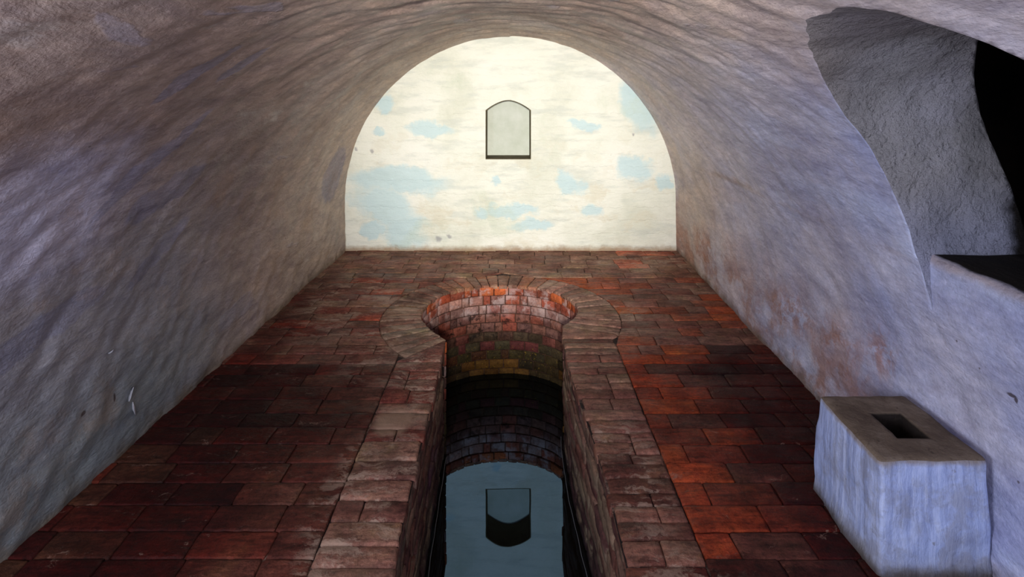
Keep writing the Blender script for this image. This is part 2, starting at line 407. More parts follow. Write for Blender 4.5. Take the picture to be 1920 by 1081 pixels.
def make_brick_mat(name='brick', rough=(0.45, 0.8), kind='floor'):
    s = M(name); s.b.inputs['Specular IOR Level'].default_value = 0.16; p = s.pos(); X, Y, Z = s.xyz(p); base = s.vc()
    cr = s.noise(s.warp(p, 20, 0.03), 34, 8, 0.78)
    base = s.mix(0.9, base, s.ramp(cr, [(0.34, (0.35, 0.30, 0.32, 1)), (0.47, (0.95, 0.95, 0.95, 1)), (0.58, (1.1, 1.1, 1.08, 1)), (0.70, (1.9, 1.8, 1.7, 1))]), 'MULTIPLY')
    ns = s.noise(s.mapping(p, scale=(0.6, 1.2, 1)), 9, 8, 0.68)
    base = s.mix(0.95, base, s.ramp(ns, [(0.28, (0.42, 0.36, 0.34, 1)), (0.5, (0.95, 0.95, 0.95, 1)), (0.72, (1.45, 1.4, 1.35, 1))]), 'MULTIPLY')
    sp = s.rng(s.noise(p, 38, 5, 0.75), 0.50, 0.66)
    base = s.mix(s.math('MULTIPLY', sp, 0.5), base, s.mix(1.0, base, (0.35, 0.3, 0.3, 1), 'MULTIPLY'))
    if kind == 'floor':
        wf = s.warp(p, 5, 0.25)
        hue = s.noise(s.warp(p, 6, 0.2), 5, 7, 0.66)
        base = s.mix(0.85, base, s.ramp(hue, [(0.32, (0.62, 0.40, 0.44, 1)), (0.46, (1, 0.92, 0.95, 1)), (0.56, (1, 1, 0.95, 1)), (0.70, (1.05, 1.28, 0.92, 1))]), 'MULTIPLY')
        lam = s.noise(s.mapping(s.warp(p, 8, 0.06), scale=(0.25, 2.2, 1)), 22, 7, 0.7)
        base = s.mix(0.9, base, s.ramp(lam, [(0.33, (0.45, 0.42, 0.42, 1)), (0.5, (1, 1, 1, 1)), (0.68, (1.5, 1.5, 1.5, 1))]), 'MULTIPLY')
        wet = s.blobs(s.warp(p, 4, 0.35), [((-1.25, 2.95, 0), (0.42, 0.45, 1)), ((-1.35, 2.2, 0), (0.35, 0.5, 1)), ((1.45, 2.6, 0), (0.30, 1.3, 1)), ((-1.7, 3.9, 0), (0.15, 1.0, 1)), ((-0.95, 3.35, 0), (0.12, 0.1, 1)), ((0.95, 2.0, 0), (0.6, 0.12, 1))], 0.5)
        base = s.mix(s.math('MULTIPLY', wet, 0.9), base, s.mix(1.0, base, (0.42, 0.17, 0.17, 1), 'MULTIPLY'))
        # worn lime smears, thin, across the bricks
        sm = s.noise(s.mapping(wf, scale=(0.45, 1.9, 1)), 7.5, 8, 0.7)
        zone = s.blobs(wf, [((-0.85, 4.20, 0), (0.30, 0.7, 1)), ((-0.62, 3.9, 0), (0.2, 0.35, 1)), ((0.80, 4.38, 0), (0.24, 0.36, 1)), ((-0.55, 3.5, 0), (0.22, 0.5, 1)), ((0.55, 2.6, 0), (0.15, 0.42, 1)),
                            ((-0.60, 2.35, 0), (0.2, 0.6, 1)), ((0.05, 5.15, 0), (0.5, 0.12, 1)), ((-1.3, 4.6, 0), (0.4, 0.7, 1)), ((0.56, 2.0, 0), (0.25, 0.14, 1)), ((1.3, 5.75, 0), (0.5, 0.25, 1))], 0.5)
        m = s.math('MULTIPLY', s.rng(sm, 0.49, 0.60), zone)
        base = s.mix(s.math('MULTIPLY', m, 0.62), base, c(166, 140, 122))
        few = s.rng(s.noise(s.mapping(wf, scale=(0.4, 2.4, 1), loc=(4, 2, 0)), 11, 8, 0.76), 0.60, 0.68)
        base = s.mix(s.math('MULTIPLY', few, 0.5), base, c(150, 120, 105))
        pt = s.blob(s.warp(p, 14, 0.10), (-0.62, 2.98, 0), (0.095, 0.115, 1), 0.3)
        base = s.mix(s.math('MULTIPLY', pt, 0.8), base, c(146, 116, 96))
        # black damp
        dmp = s.rng(s.noise(s.warp(p, 3, 0.4), 2.1, 6, 0.6), 0.50, 0.66)
        base = s.mix(s.math('MULTIPLY', dmp, 0.65), base, s.mix(1.0, base, (0.4, 0.3, 0.32, 1), 'MULTIPLY'))
    if kind == 'well':
        wf = s.warp(p, 9, 0.10)
        ef = s.math('MULTIPLY', s.rng(s.noise(wf, 9, 7, 0.65), 0.47, 0.62), s.blob(p, (0, 4.4, -0.14), (3, 3, 0.12), 0.5))
        base = s.mix(s.math('MULTIPLY', ef, 0.7), base, c(190, 165, 160))
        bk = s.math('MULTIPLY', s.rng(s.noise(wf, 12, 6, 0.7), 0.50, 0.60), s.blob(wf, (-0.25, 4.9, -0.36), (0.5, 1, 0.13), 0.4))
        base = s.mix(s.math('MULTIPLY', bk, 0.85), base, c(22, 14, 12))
        ys = s.math('MULTIPLY', s.rng(s.noise(p, 46, 4, 0.7), 0.60, 0.68), s.rng(Z, -0.45, -0.62))
        base = s.mix(s.math('MULTIPLY', ys, 0.7), base, c(150, 118, 40))
    if kind == 'trench':
        wf = s.warp(p, 4, 0.12)
        st = s.mapping(wf, scale=(1, 0.35, 1))
        wv = s.rng(s.noise(st, 7, 7, 0.65), 0.50, 0.62)
        base = s.mix(s.math('MULTIPLY', wv, 0.62), base, c(128, 112, 92))
        vt = s.rng(s.noise(s.mapping(st, loc=(5, 5, 5)), 5, 7, 0.65), 0.55, 0.68)
        base = s.mix(s.math('MULTIPLY', vt, 0.6), base, c(74, 46, 66))
    n = s.bump(s.noise(p, 14, 8, 0.66), 0.014, 0.9)
    n = s.bump(s.noise(p, 70, 5, 0.7), 0.004, 0.9, n)
    rg = s.rng(s.noise(s.warp(p, 4, 0.2), 3.5, 6, 0.6), 0.35, 0.65, rough[0], rough[1])
    return s.out(base, rg, n)


def make_mortar_mat():
    s = M('mortar'); p = s.pos()
    base = s.ramp(s.noise(s.warp(p, 5, 0.2), 6, 8, 0.7), [(0.40, c(16, 8, 8)), (0.52, c(36, 20, 18)), (0.60, c(112, 88, 76)), (0.72, c(150, 126, 112))])
    return s.out(base, 0.9, s.bump(s.noise(p, 40, 6), 0.008, 0.9))


def make_wellmortar_mat():
    s = M('well_mortar'); p = s.pos()
    base = s.ramp(s.noise(s.warp(p, 5, 0.2), 8, 6, 0.7), [(0.40, c(40, 24, 20)), (0.60, c(86, 58, 44))])
    return s.out(base, 0.9, s.bump(s.noise(p, 40, 6), 0.008, 0.9))


def make_water_mat():
    s = M('still_water'); p = s.pos()
    nrm = s.bump(s.noise(p, 3, 2), 0.0006, 0.6)
    gl = s.n('ShaderNodeBsdfGlossy'); gl.inputs['Color'].default_value = (0.31, 0.53, 0.86, 1); gl.inputs['Roughness'].default_value = 0.012
    s.set(gl.inputs['Normal'], nrm)
    df = s.n('ShaderNodeBsdfDiffuse'); df.inputs['Color'].default_value = c(20, 16, 12)
    fr = s.n('ShaderNodeFresnel'); fr.inputs['IOR'].default_value = 1.95
    mx = s.n('ShaderNodeMixShader'); s.set(mx.inputs[0], fr.outputs[0]); s.set(mx.inputs[1], df.outputs[0]); s.set(mx.inputs[2], gl.outputs[0])
    s.t.links.new(mx.outputs[0], s.t.nodes['Material Output'].inputs[0])
    return s.m


MV = make_vault_mat(); MB = make_back_mat(); MR = make_reveal_mat(); MS = make_dark_mat(); MBL = make_blue_mat()
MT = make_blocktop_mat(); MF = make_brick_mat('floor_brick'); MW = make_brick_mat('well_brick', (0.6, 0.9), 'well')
MTR = make_brick_mat('trench_brick', (0.6, 0.9), 'trench'); MO = make_mortar_mat(); MOW = make_wellmortar_mat()
MN = make_niche_mat(); MND = make_niche_mat(True); MWA = make_water_mat()

# ------------------------------------------------------------------ vault and side walls
YF, YB = -2.2, D
LH = PI * R
LT = 2 * ZS + LH          # whole developed profile, floor to floor
offR = [(0, -10 * U), (0.33 * D, -11 * U), (0.387 * D, -9 * U), (0.508 * D, -11 * U), (0.685 * D, -6 * U), (D, 1 * U)]
offL = [(-2.2, -30 * U), (0.34 * D, -16 * U), (D, 0)]


def profile(sv, Y):
    """point and outward normal (into the room) of the undisplaced vault"""
    if sv < ZS:
        k = 1 - max(0, sv) / ZS
        return Vector((R + interp(offR, Y) * k, Y, sv)), Vector((-1, 0, 0))
    if sv > ZS + LH:
        z = LT - sv
        return Vector((-R + interp(offL, Y), Y, z)), Vector((1, 0, 0))
    ph = (sv - ZS) / R
    off = interp(offL, Y) * max(0, -math.cos(ph))
    return Vector((R * math.cos(ph) + off, Y, ZS + R * math.sin(ph))), Vector((-math.cos(ph), 0, -math.sin(ph)))


def plaster_h(sv, Y):
    sp_ = LT / 2 - math.sqrt((LT / 2 - sv) ** 2 + 0.08)      # height above either floor edge
    side = 7.0 if sv > LT / 2 else 0.0
    a = (Y + sp_) * 0.7071; b = (Y - sp_) * 0.7071
    h = 0.020 * fbm(Y * 0.8, sv * 0.8, 3.1, 2)
    amp = 0.75 + 1.1 * sstep(sp_, 1.3, 3.0)
    h += 0.0095 * amp * fbm(a * 2.6 + side, b * 7.5, 1.7, 3)
    h += 0.003 * fbm(a * 9 + side, b * 19, 9.2, 3)
    lowk = 1 - sstep(sp_, 0.5, 1.3)
    if lowk > 0:
        g = abs(((sp_ + 0.012 * fbm(Y * 1.5, sv, 5, 2)) / 0.085) % 1 - 0.5) * 2
        h -= 0.004 * lowk * sstep(g, 0.75, 1.0) * (0.5 + fbm(Y * 3, sv * 3, 11, 2))
        h += 0.006 * lowk * fbm(Y * 5, sv * 9, 2.2, 2)
    if side: h += 0.010 * (1 - sstep(sp_, 1.0, 2.4)) * fbm(a * 6, b * 11, 4.4, 4)
    return h


def vpoint(sv, Y):
    q, nr = profile(sv, Y)
    e = sstep(YB - Y, 0, 0.05)
    return q + nr * plaster_h(sv, Y) * (0.35 + 0.65 * e)


us = frange(-0.12, LT + 0.12, 0.021)
vs = frange(YF, 0.9, 0.10)[:-1] + frange(0.9, YB + 0.03, 0.021)
bm = grid_bm(us, vs, vpoint)
# outer skin, so that the shell is a solid
RO = 392 * U


def outer(sv, Y):
    q, nr = profile(sv, Y)
    return q - nr * (RO - R)


n0 = len(bm.verts); nu, nv = len(us), len(vs)
ou = [us[0]] + [us[k] for k in range(8, nu - 8, 8)] + [us[-1]]
bm.verts.ensure_lookup_table()
inner = [[bm.verts[i * nv + j] for j in range(nv)] for i in range(nu)]
outr = [[bm.verts.new(outer(us[i], v)) for v in vs] for i in range(nu)]
for i in range(nu - 1):
    for j in range(nv - 1):
        f = bm.faces.new([outr[i][j], outr[i][j + 1], outr[i + 1][j + 1], outr[i + 1][j]]); f.material_index = 1
for i in range(nu - 1):
    for j in (0, nv - 1):
        q = [inner[i][j], outr[i][j], outr[i + 1][j], inner[i + 1][j]]
        bm.faces.new(q if j == 0 else q[::-1]).material_index = 1
for j in range(nv - 1):
    for i in (0, nu - 1):
        q = [inner[i][j], inner[i][j + 1], outr[i][j + 1], outr[i][j]]
        bm.faces.new(q if i == 0 else q[::-1]).material_index = 1
bmesh.ops.recalc_face_normals(bm, faces=bm.faces[:])
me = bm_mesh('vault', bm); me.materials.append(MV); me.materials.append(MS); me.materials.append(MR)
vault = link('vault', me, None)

# cutter of the arched opening in the right haunch: profile in Y,Z extruded along X
YC, HW, ZCR = 0.297 * D, 96 * U, 348 * U       # centre, half width, crown height
ZLOW = 136 * U


def arch_outline():
    pts = []
    zsp = ZCR - 88 * U
    for z in frange(ZLOW, zsp, 0.03)[:-1]: pts.append((YC + HW - 0.02 * (1 - sstep(z, ZLOW, 1.1)), z))
    for k in range(0, 49):
        t = PI * k / 48
        cx, sx = math.cos(t), math.sin(t)
        pts.append((YC + HW * math.copysign(abs(cx) ** 0.92, cx), zsp + 88 * U * abs(sx) ** 0.92))
    for z in frange(zsp, ZLOW, 0.03)[1:]: pts.append((YC - HW, z))
    nb = 24
    for k in range(1, nb): pts.append((YC - HW + 2 * HW * k / nb, ZLOW))
    return pts


outl = arch_outline()
bm = bmesh.new(); uvl = bm.loops.layers.uv.new('UVMap')
xs = frange(0.75, 2.75, 0.03); ring = []
for x in xs:
    r_ = []
    for (y, z) in outl:
        dv = Vector((y - YC, z - (ZCR - 0.5))).normalized()
        h = 0.020 * fbm(x * 2.2, y * 2.2, z * 2.2, 3) + 0.010 * fbm(x * 7, y * 7, z * 7, 3)
        r_.append(bm.verts.new((x, y + dv[0] * h, z + dv[1] * h)))
    ring.append(r_)
no = len(outl)
for i in range(len(xs) - 1):
    for j in range(no):
        bm.faces.new([ring[i][j], ring[i][(j + 1) % no], ring[i + 1][(j + 1) % no], ring[i + 1][j]])
bm.faces.new(ring[0]); bm.faces.new(ring[-1][::-1])
bmesh.ops.recalc_face_normals(bm, faces=bm.faces[:])
for f in bm.faces: f.material_index = 2
cm = bm_mesh('cut', bm)
for m_ in (MV, MS, MR): cm.materials.append(m_)
cut = link('cut', cm, None)
boolean(vault, cut, solver='FAST')

bm = bmesh.new()
v_ = [bm.verts.new((x, y, z)) for x in (-2.9, -1.35) for y in (-0.35, 0.65) for z in (0.95, 1.95)]
for q in ((0, 1, 3, 2), (4, 6, 7, 5), (0, 4, 5, 1), (2, 3, 7, 6), (0, 2, 6, 4), (1, 5, 7, 3)): bm.faces.new([v_[k] for k in q])
bmesh.ops.recalc_face_normals(bm, faces=bm.faces[:])
cm = bm_mesh('cut', bm)
for m_ in (MV, MS, MR): cm.materials.append(m_)
boolean(vault, link('cut', cm, None, smooth=False), solver='FAST')

# split the finished shell into left wall, right wall and ceiling
ZW = ZS + 0.40
full = vault.data


def split(name, test):
    b = bmesh.new(); b.from_mesh(full)
    bmesh.ops.delete(b, geom=[f for f in b.faces if not test(f.calc_center_median())], context='FACES')
    m_ = bm_mesh(name, b)
    for k in range(3):
        if len(m_.materials) <= k: m_.materials.append([MV, MS, MR][k])
    return struct(link(name, m_, None))


split('wall_left', lambda q: q.z < ZW and q.x < 0)
split('wall_right', lambda q: (q.z < ZW and q.x > 0))
split('ceiling', lambda q: q.z >= ZW)
bpy.data.objects.remove(vault, do_unlink=True)

# ------------------------------------------------------------------ back wall with its niche opening
NX0, NX1 = (911 - 957) * U, (995 - 957) * U
NZ0, NZ1, NZT = (470 - 298) * U, (470 - 207) * U, (470 - 188) * U
ND = 57 * U


def niche_outline(inset=0.0, seg=16):
    pts = [(NX0 + inset, NZ0 + inset), (NX1 - inset, NZ0 + inset)]
    cx = (NX0 + NX1) / 2; hw = (NX1 - NX0) / 2
    for k in range(seg + 1):
        t = 1 - 2 * k / seg
        z = NZ1 + (NZT - NZ1) * (1 - abs(t) ** 1.75)
        pts.append((cx + (hw - inset) * t, z - inset))
    return pts


def backpt(x, z):
    h = 0.010 * fbm(x * 1.2, z * 1.2, 8, 3) + 0.003 * fbm(x * 7, z * 10, 4, 3)
    return Vector((x, D - h, z))


bm = grid_bm(frange(-1.95, 1.95, 0.03), frange(-0.12, 2.45, 0.03), backpt, flip=False)
ext = bmesh.ops.extrude_face_region(bm, geom=bm.faces[:])
for v in [g for g in ext['geom'] if isinstance(g, bmesh.types.BMVert)]: v.co.y = D + 0.45
bmesh.ops.recalc_face_normals(bm, faces=bm.faces[:])
back = struct(link('wall_back', bm_mesh('wall_back', bm), MB, smooth=False))


def prism(pts, y0, y1, bm=None):
    if bm is None: bm = bmesh.new()
    a = [bm.verts.new((x, y0, z)) for x, z in pts]; b = [bm.verts.new((x, y1, z)) for x, z in pts]
    n_ = len(pts)
    for k in range(n_): bm.faces.new([a[k], a[(k + 1) % n_], b[(k + 1) % n_], b[k]])
    bm.faces.new(a[::-1]); bm.faces.new(b)
    bmesh.ops.recalc_face_normals(bm, faces=bm.faces[:])
    return bm


cut = link('cut', bm_mesh('cut', prism(niche_outline(-0.004), D - 0.2, D + 0.40)), MB)
boolean(back, cut)
# niche: lining of the opening and the flat plastered panel at its back
nroot = bpy.data.objects.new('wall_niche', None); C.objects.link(nroot); nroot.location = ((NX0 + NX1) / 2, D, NZ0)
tag(nroot, 'small arched niche set into the cream end wall', 'niche')
bm = bmesh.new(); n_in = niche_outline(0.004); n_out = niche_outline(-0.003)
ys_ = [D - 0.001, D + ND * 0.5, D + ND]
ra = [[bm.verts.new((x + 0.0015 * noise.noise(Vector((x * 30, y * 30, z * 30))), y, z)) for x, z in n_in] for y in ys_]
rb = [[bm.verts.new((x, y, z)) for x, z in n_out] for y in (D - 0.001, D + ND)]
k_ = len(n_in)
for j in range(k_):
    for i in range(2): bm.faces.new([ra[i][j], ra[i + 1][j], ra[i + 1][(j + 1) % k_], ra[i][(j + 1) % k_]])
    bm.faces.new([rb[0][j], ra[0][j], ra[0][(j + 1) % k_], rb[0][(j + 1) % k_]])
    bm.faces.new([rb[0][j], rb[0][(j + 1) % k_], rb[1][(j + 1) % k_], rb[1][j]])
    bm.faces.new([rb[1][j], rb[1][(j + 1) % k_], ra[2][(j + 1) % k_], ra[2][j]])
bmesh.ops.recalc_face_normals(bm, faces=bm.faces[:])
o = link('lining', bm_mesh('lining', bm), MND, nroot, smooth=False); o.matrix_parent_inverse = nroot.matrix_world.inverted()
o['label'] = 'sides and sill of the niche with their shade painted in'
bm = prism(niche_outline(0.003), D + ND - 0.008, D + ND + 0.03)
o = link('back_panel', bm_mesh('back_panel', bm), MN, nroot, smooth=False); o['label'] = 'pale plaster panel at the back of the niche'
for ch in nroot.children: ch.location = -nroot.location; ch.matrix_parent_inverse.identity()

# wall behind the camera with the doorway that lets the daylight in
bm = bmesh.new()


def box(bm, x0, x1, y0, y1, z0, z1):
    v = [bm.verts.new((x, y, z)) for x in (x0, x1) for y in (y0, y1) for z in (z0, z1)]
    for q in ((0, 1, 3, 2), (4, 6, 7, 5), (0, 4, 5, 1), (2, 3, 7, 6), (0, 2, 6, 4), (1, 5, 7, 3)):
        bm.faces.new([v[k] for k in q])


box(bm, -2.2, -0.62, YF - 0.25, YF, -0.1, 2.5); box(bm, 0.62, 2.2, YF - 0.25, YF, -0.1, 2.5); box(bm, -0.62, 0.62, YF - 0.25, YF, 2.3, 2.5)
struct(link('wall_front', bm_mesh('wall_front', bm), MB, smooth=False))

# ------------------------------------------------------------------ parapet, sill and dark recess behind the opening
def par_face(sv, Y):
    # carries the plumb lower wall straight up to the sill
    arc = ZS + R * math.asin(max(0, sv - ZS) / R)
    q = vpoint(arc, Y); k = sstep(sv, ZLOW, ZLOW + 0.08)
    x = q.x * (1 - k) + (306 * U - plaster_h(arc, Y)) * k
    dive = max(1 - sstep(sv, ZLOW - 0.05, ZLOW - 0.015), sstep(Y, YC + HW - 0.05, YC + HW - 0.02) if sv < ZLOW else 0)
    return Vector((x - 0.0015 + 0.014 * dive, Y, sv))


SZ = 182 * U
YP0, YP1 = YC - HW - 0.15, YC + HW + 0.03
zs = frange(ZLOW - 0.05, SZ, 0.018)
bm = bmesh.new(); uvl = bm.loops.layers.uv.new('UVMap')
yy = frange(YP0, YP1, 0.02)
# a continuous sheet: up the face, round the worn arris, across the sill
path = [('f', z) for z in zs] + [('t', d_) for d_ in frange(0.012, 0.60, 0.02)]


def par_pt(k, Y):
    kind, v = path[int(k)]
    edge = 0.016 * fbm(Y * 4, 0, 7, 3)
    if kind == 'f':
        q = par_face(v, Y); r_ = sstep(v, SZ - 0.035, SZ)
        q.x += 0.012 * r_ * r_; q.z += edge * r_; return q
    q = par_face(SZ, Y)
    return Vector((q.x + v + 0.012, Y, SZ + 0.004 + edge * (1 - sstep(v, 0, 0.1)) + 0.006 * fbm(v * 6, Y * 6, 1, 3) + 0.02 * v))


grid_bm(list(range(len(path))), yy, par_pt, bm=bm, uvfn=lambda k, Y: (path[int(k)][1] if path[int(k)][0] == 'f' else SZ + path[int(k)][1], Y))
bmesh.ops.recalc_face_normals(bm, faces=bm.faces[:])
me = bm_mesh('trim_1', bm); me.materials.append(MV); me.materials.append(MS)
par = struct(link('trim_1', me, None))
# recess room
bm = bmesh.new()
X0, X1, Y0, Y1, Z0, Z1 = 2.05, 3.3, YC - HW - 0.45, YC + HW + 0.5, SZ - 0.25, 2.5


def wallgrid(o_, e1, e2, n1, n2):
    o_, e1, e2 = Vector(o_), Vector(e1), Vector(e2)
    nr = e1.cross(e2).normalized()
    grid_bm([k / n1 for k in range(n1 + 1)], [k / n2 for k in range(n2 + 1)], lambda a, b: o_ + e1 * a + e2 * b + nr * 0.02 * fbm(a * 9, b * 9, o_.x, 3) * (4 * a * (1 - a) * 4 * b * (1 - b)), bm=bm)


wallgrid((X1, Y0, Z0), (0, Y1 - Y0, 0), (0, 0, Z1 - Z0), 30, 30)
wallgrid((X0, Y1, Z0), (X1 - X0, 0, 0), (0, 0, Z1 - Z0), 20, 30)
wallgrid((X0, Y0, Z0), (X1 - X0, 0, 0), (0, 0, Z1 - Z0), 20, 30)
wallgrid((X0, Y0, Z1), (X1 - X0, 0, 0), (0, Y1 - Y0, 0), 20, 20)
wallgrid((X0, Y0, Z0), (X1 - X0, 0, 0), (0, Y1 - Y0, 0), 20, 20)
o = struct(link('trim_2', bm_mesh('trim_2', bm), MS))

# ------------------------------------------------------------------ bricks
random.seed(11)


class BrickMesh:
    def __init__(s, name):
        s.bm = bmesh.new(); s.col = s.bm.loops.layers.float_color.new('Col'); s.name = name

    def brick(s, fn, col, nu=6, nv=4, h=0.0, worn=0.005, seed=0.0, depth=0.02, rough=0.0015):
        """fn(u,v,h) -> world for u,v in 0..1, h outward; one brick face with rounded, chipped edges"""
        bm = s.bm
        U_ = [0, 0.035] + [0.035 + 0.93 * k / nu for k in range(1, nu)] + [0.965, 1]
        V_ = [0, 0.07] + [0.07 + 0.86 * k / nv for k in range(1, nv)] + [0.93, 1]
        rows = []
        for i, u in enumerate(U_):
            r_ = []
            for j, v in enumerate(V_):
                e = (i in (0, len(U_) - 1)) + (j in (0, len(V_) - 1))
                q = fn(u, v, 0)
                nz = noise.noise(Vector((q.x * 14, q.y * 14, q.z * 14 + seed)))
                hh = h + rough * 2 * nz - (worn * (0.7 + 0.6 * nz) if e == 1 else worn * 1.8 if e == 2 else 0)
                du = (noise.noise(Vector((q.x * 25, q.y * 25, seed + q.z * 25))) * 0.02) if e else 0
                dv = (noise.noise(Vector((q.y * 25, q.x * 25, 5 + seed + q.z * 25))) * 0.035) if e else 0
                r_.append(bm.verts.new(fn(u + du, v + dv, hh)))
            rows.append(r_)
        # skirts
        skirt = lambda u, v: bm.verts.new(fn(u, v, h - depth))
        nU, nV = len(U_), len(V_)
        fs = []
        for i in range(nU - 1):
            for j in range(nV - 1):
                fs.append(bm.faces.new([rows[i][j], rows[i + 1][j], rows[i + 1][j + 1], rows[i][j + 1]]))
        loop = [(i, 0) for i in range(nU)] + [(nU - 1, j) for j in range(1, nV)] + [(i, nV - 1) for i in range(nU - 2, -1, -1)] + [(0, j) for j in range(nV - 2, 0, -1)]
        sk = [skirt(U_[i], V_[j]) for i, j in loop]
        L = len(loop)
        for k in range(L):
            a, b = loop[k], loop[(k + 1) % L]
            fs.append(bm.faces.new([rows[a[0]][a[1]], sk[k], sk[(k + 1) % L], rows[b[0]][b[1]]]))
        for f in fs:
            f.smooth = True
            for l in f.loops: l[s.col] = col

    def done(s, mat, parent=None):
        bmesh.ops.recalc_face_normals(s.bm, faces=s.bm.faces[:])
        me = bm_mesh(s.name, s.bm); me.materials.append(mat)
        return link(s.name, me, None, parent)


def quad(c00, c10, c11, c01):
    """flat brick on the floor from four corners"""
    def fn(u, v, h):
        x = (c00[0] * (1 - u) + c10[0] * u) * (1 - v) + (c01[0] * (1 - u) + c11[0] * u) * v
        y = (c00[1] * (1 - u) + c10[1] * u) * (1 - v) + (c01[1] * (1 - u) + c11[1] * u) * v
        return Vector((x, y, h))
    return fn


def jit(col, k=0.14):
    a = 1 + random.uniform(-k, k)
    return (max(0, col[0] * a * (1 + random.uniform(-.08, .08))), max(0, col[1] * a), max(0, col[2] * a), 1)


K = 1.15; KK = 1.6      # albedo scale for brick colours picked from the photograph


def floor_col(x, y):
    xu, yu = x / U, y / U
    r = random.random()
    if yu > 890:
        cl = [c(104, 76, 64, KK), c(98, 68, 56, KK), c(110, 84, 70, KK)][int(r * 3)]
        if 200 < xu < 290 and yu > 930 and r < 0.4: cl = c(150, 84, 64, KK)
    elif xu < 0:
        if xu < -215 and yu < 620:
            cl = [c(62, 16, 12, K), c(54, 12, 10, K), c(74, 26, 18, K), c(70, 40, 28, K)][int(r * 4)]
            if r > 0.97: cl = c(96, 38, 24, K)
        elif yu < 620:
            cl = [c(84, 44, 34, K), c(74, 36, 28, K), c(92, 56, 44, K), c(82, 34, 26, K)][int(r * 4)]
            if r > 0.93: cl = c(100, 46, 34, K)
        else:
            cl = [c(96, 66, 56, KK), c(90, 56, 46, KK), c(104, 76, 62, KK), c(100, 52, 42, KK)][int(r * 4)]
            if r > 0.9: cl = c(138, 66, 48, K)
    else:
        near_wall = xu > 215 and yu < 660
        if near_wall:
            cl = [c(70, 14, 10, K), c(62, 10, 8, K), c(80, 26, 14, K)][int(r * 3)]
        elif yu < 640:
            cl = [c(126, 50, 27, K), c(104, 42, 27, K), c(80, 42, 34, K), c(138, 58, 30, K), c(86, 46, 38, K)][int(r * 5)]
        else:
            cl = [c(98, 66, 56, KK), c(92, 60, 50, KK), c(110, 60, 42, KK), c(104, 76, 64, KK)][int(r * 4)]
            if r > 0.9: cl = c(150, 72, 40, K)
    return jit(cl)


WX, WY, RR = -13 * U, 755 * U, 160 * U       # centre of the round end, outer radius of the brick ring
CL, CR = -128 * U, 126 * U                    # outer lines of the kerb bricks
trL = [(-80 * U, -70 * U), (350 * U, -70.5 * U), (385 * U, -73 * U), (461 * U, -74.7 * U), (546 * U, -76.3 * U), (680 * U, -78 * U)]
trR = [(-80 * U, 75 * U), (430 * U, 74 * U), (485 * U, 72 * U), (553 * U, 67 * U), (602 * U, 63.6 * U), (683 * U, 63 * U), (720 * U, 66 * U)]
rin = [(-23, 87), (-10, 96), (10, 109), (24, 113), (48, 116), (75, 114), (95, 111), (115, 114), (139, 115), (165, 110), (180, 108), (200, 101), (215, 98.6), (229, 99.5)]


def rin_at(t): return interp(rin, t) * U


def excl(y):
    """outer edges of ring or kerb at depth y (left, right) or None"""
    l = r_ = None
    dy = y - WY
    if abs(dy) < RR:
        h = math.sqrt(RR * RR - dy * dy); l, r_ = WX - h, WX + h
    if y < 0.62 * D: l = min(l, CL) if l is not None else CL
    if y < 0.66 * D: r_ = max(r_, CR) if r_ is not None else CR
    return (l, r_)


fb = BrickMesh('floor')
ROW, BL = 0.137, 0.285
y = 0.6; row = 0
while y < D + 0.05:
    rh = ROW * random.uniform(0.94, 1.06); y1 = min(y + rh, D + 0.06)
    e0, e1 = excl(y), excl(y1)
    xmin, xmax = -2.02, 1.93
    spans = []
    if e0[0] is None and e1[0] is None: spans = [((xmin, xmin), (xmax, xmax))]
    else:
        a0 = e0[0] if e0[0] is not None else WX; a1 = e1[0] if e1[0] is not None else WX
        b0 = e0[1] if e0[1] is not None else WX; b1 = e1[1] if e1[1] is not None else WX
        spans = [((xmin, xmin), (a0, a1)), ((b0, b1), (xmax, xmax))]
    g = 0.0025
    for (s0, s1), (t0, t1) in spans:
        x = min(s0, s1) - random.uniform(0, BL)
        if s0 > -1: x = min(s0, s1)
        cuts = []
        x = x + (BL * (0.5 if row % 2 else 1.0)) * random.uniform(0.8, 1.1)
        while x < max(t0, t1) - 0.09:
            if x > max(s0, s1) + 0.06: cuts.append(x)
            x += BL * random.choice([1, 1, 1, 0.93, 1.08, 0.55])
        edges = [(s0, s1)] + [(q + random.uniform(-.006, .006), q + random.uniform(-.006, .006)) for q in cuts] + [(t0, t1)]
        wig = [0.007 * noise.noise(Vector((e[0] * 1.3, y * 3, 0))) for e in edges]
        for (p0, p1), (q0, q1), w0, w1 in zip(edges, edges[1:], wig, wig[1:]):
            if q0 - p0 < 0.02 and q1 - p1 < 0.02: continue
            q0 = max(q0, p0 + 0.012); q1 = max(q1, p1 + 0.012)
            fn = quad((p0 + g, y + g + w0), (q0 - g, y + g + w1), (q1 - g, y1 - g + w1), (p1 + g, y1 - g + w0))
            near = y < 3.4
            tilt = random.uniform(-0.003, 0.003)
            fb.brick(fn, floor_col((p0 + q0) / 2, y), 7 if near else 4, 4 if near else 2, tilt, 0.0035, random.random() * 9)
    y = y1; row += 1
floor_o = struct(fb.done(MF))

# bed of mortar under the floor bricks, with the keyhole left open
Ykey = []


def key_poly():
    pts = []
    for t in frange(-23, 229, 6):
        r_ = rin_at(t); a = math.radians(t); pts.append((WX + r_ * math.cos(a), WY + r_ * math.sin(a)))
    lft = [(interp(trL, yy_), yy_) for yy_ in frange(680 * U, -0.4, 0.12)]
    rgt = [(interp(trR, yy_), yy_) for yy_ in frange(-0.4, 715 * U, 0.12)]
    return pts + lft[1:] + rgt[:-1]


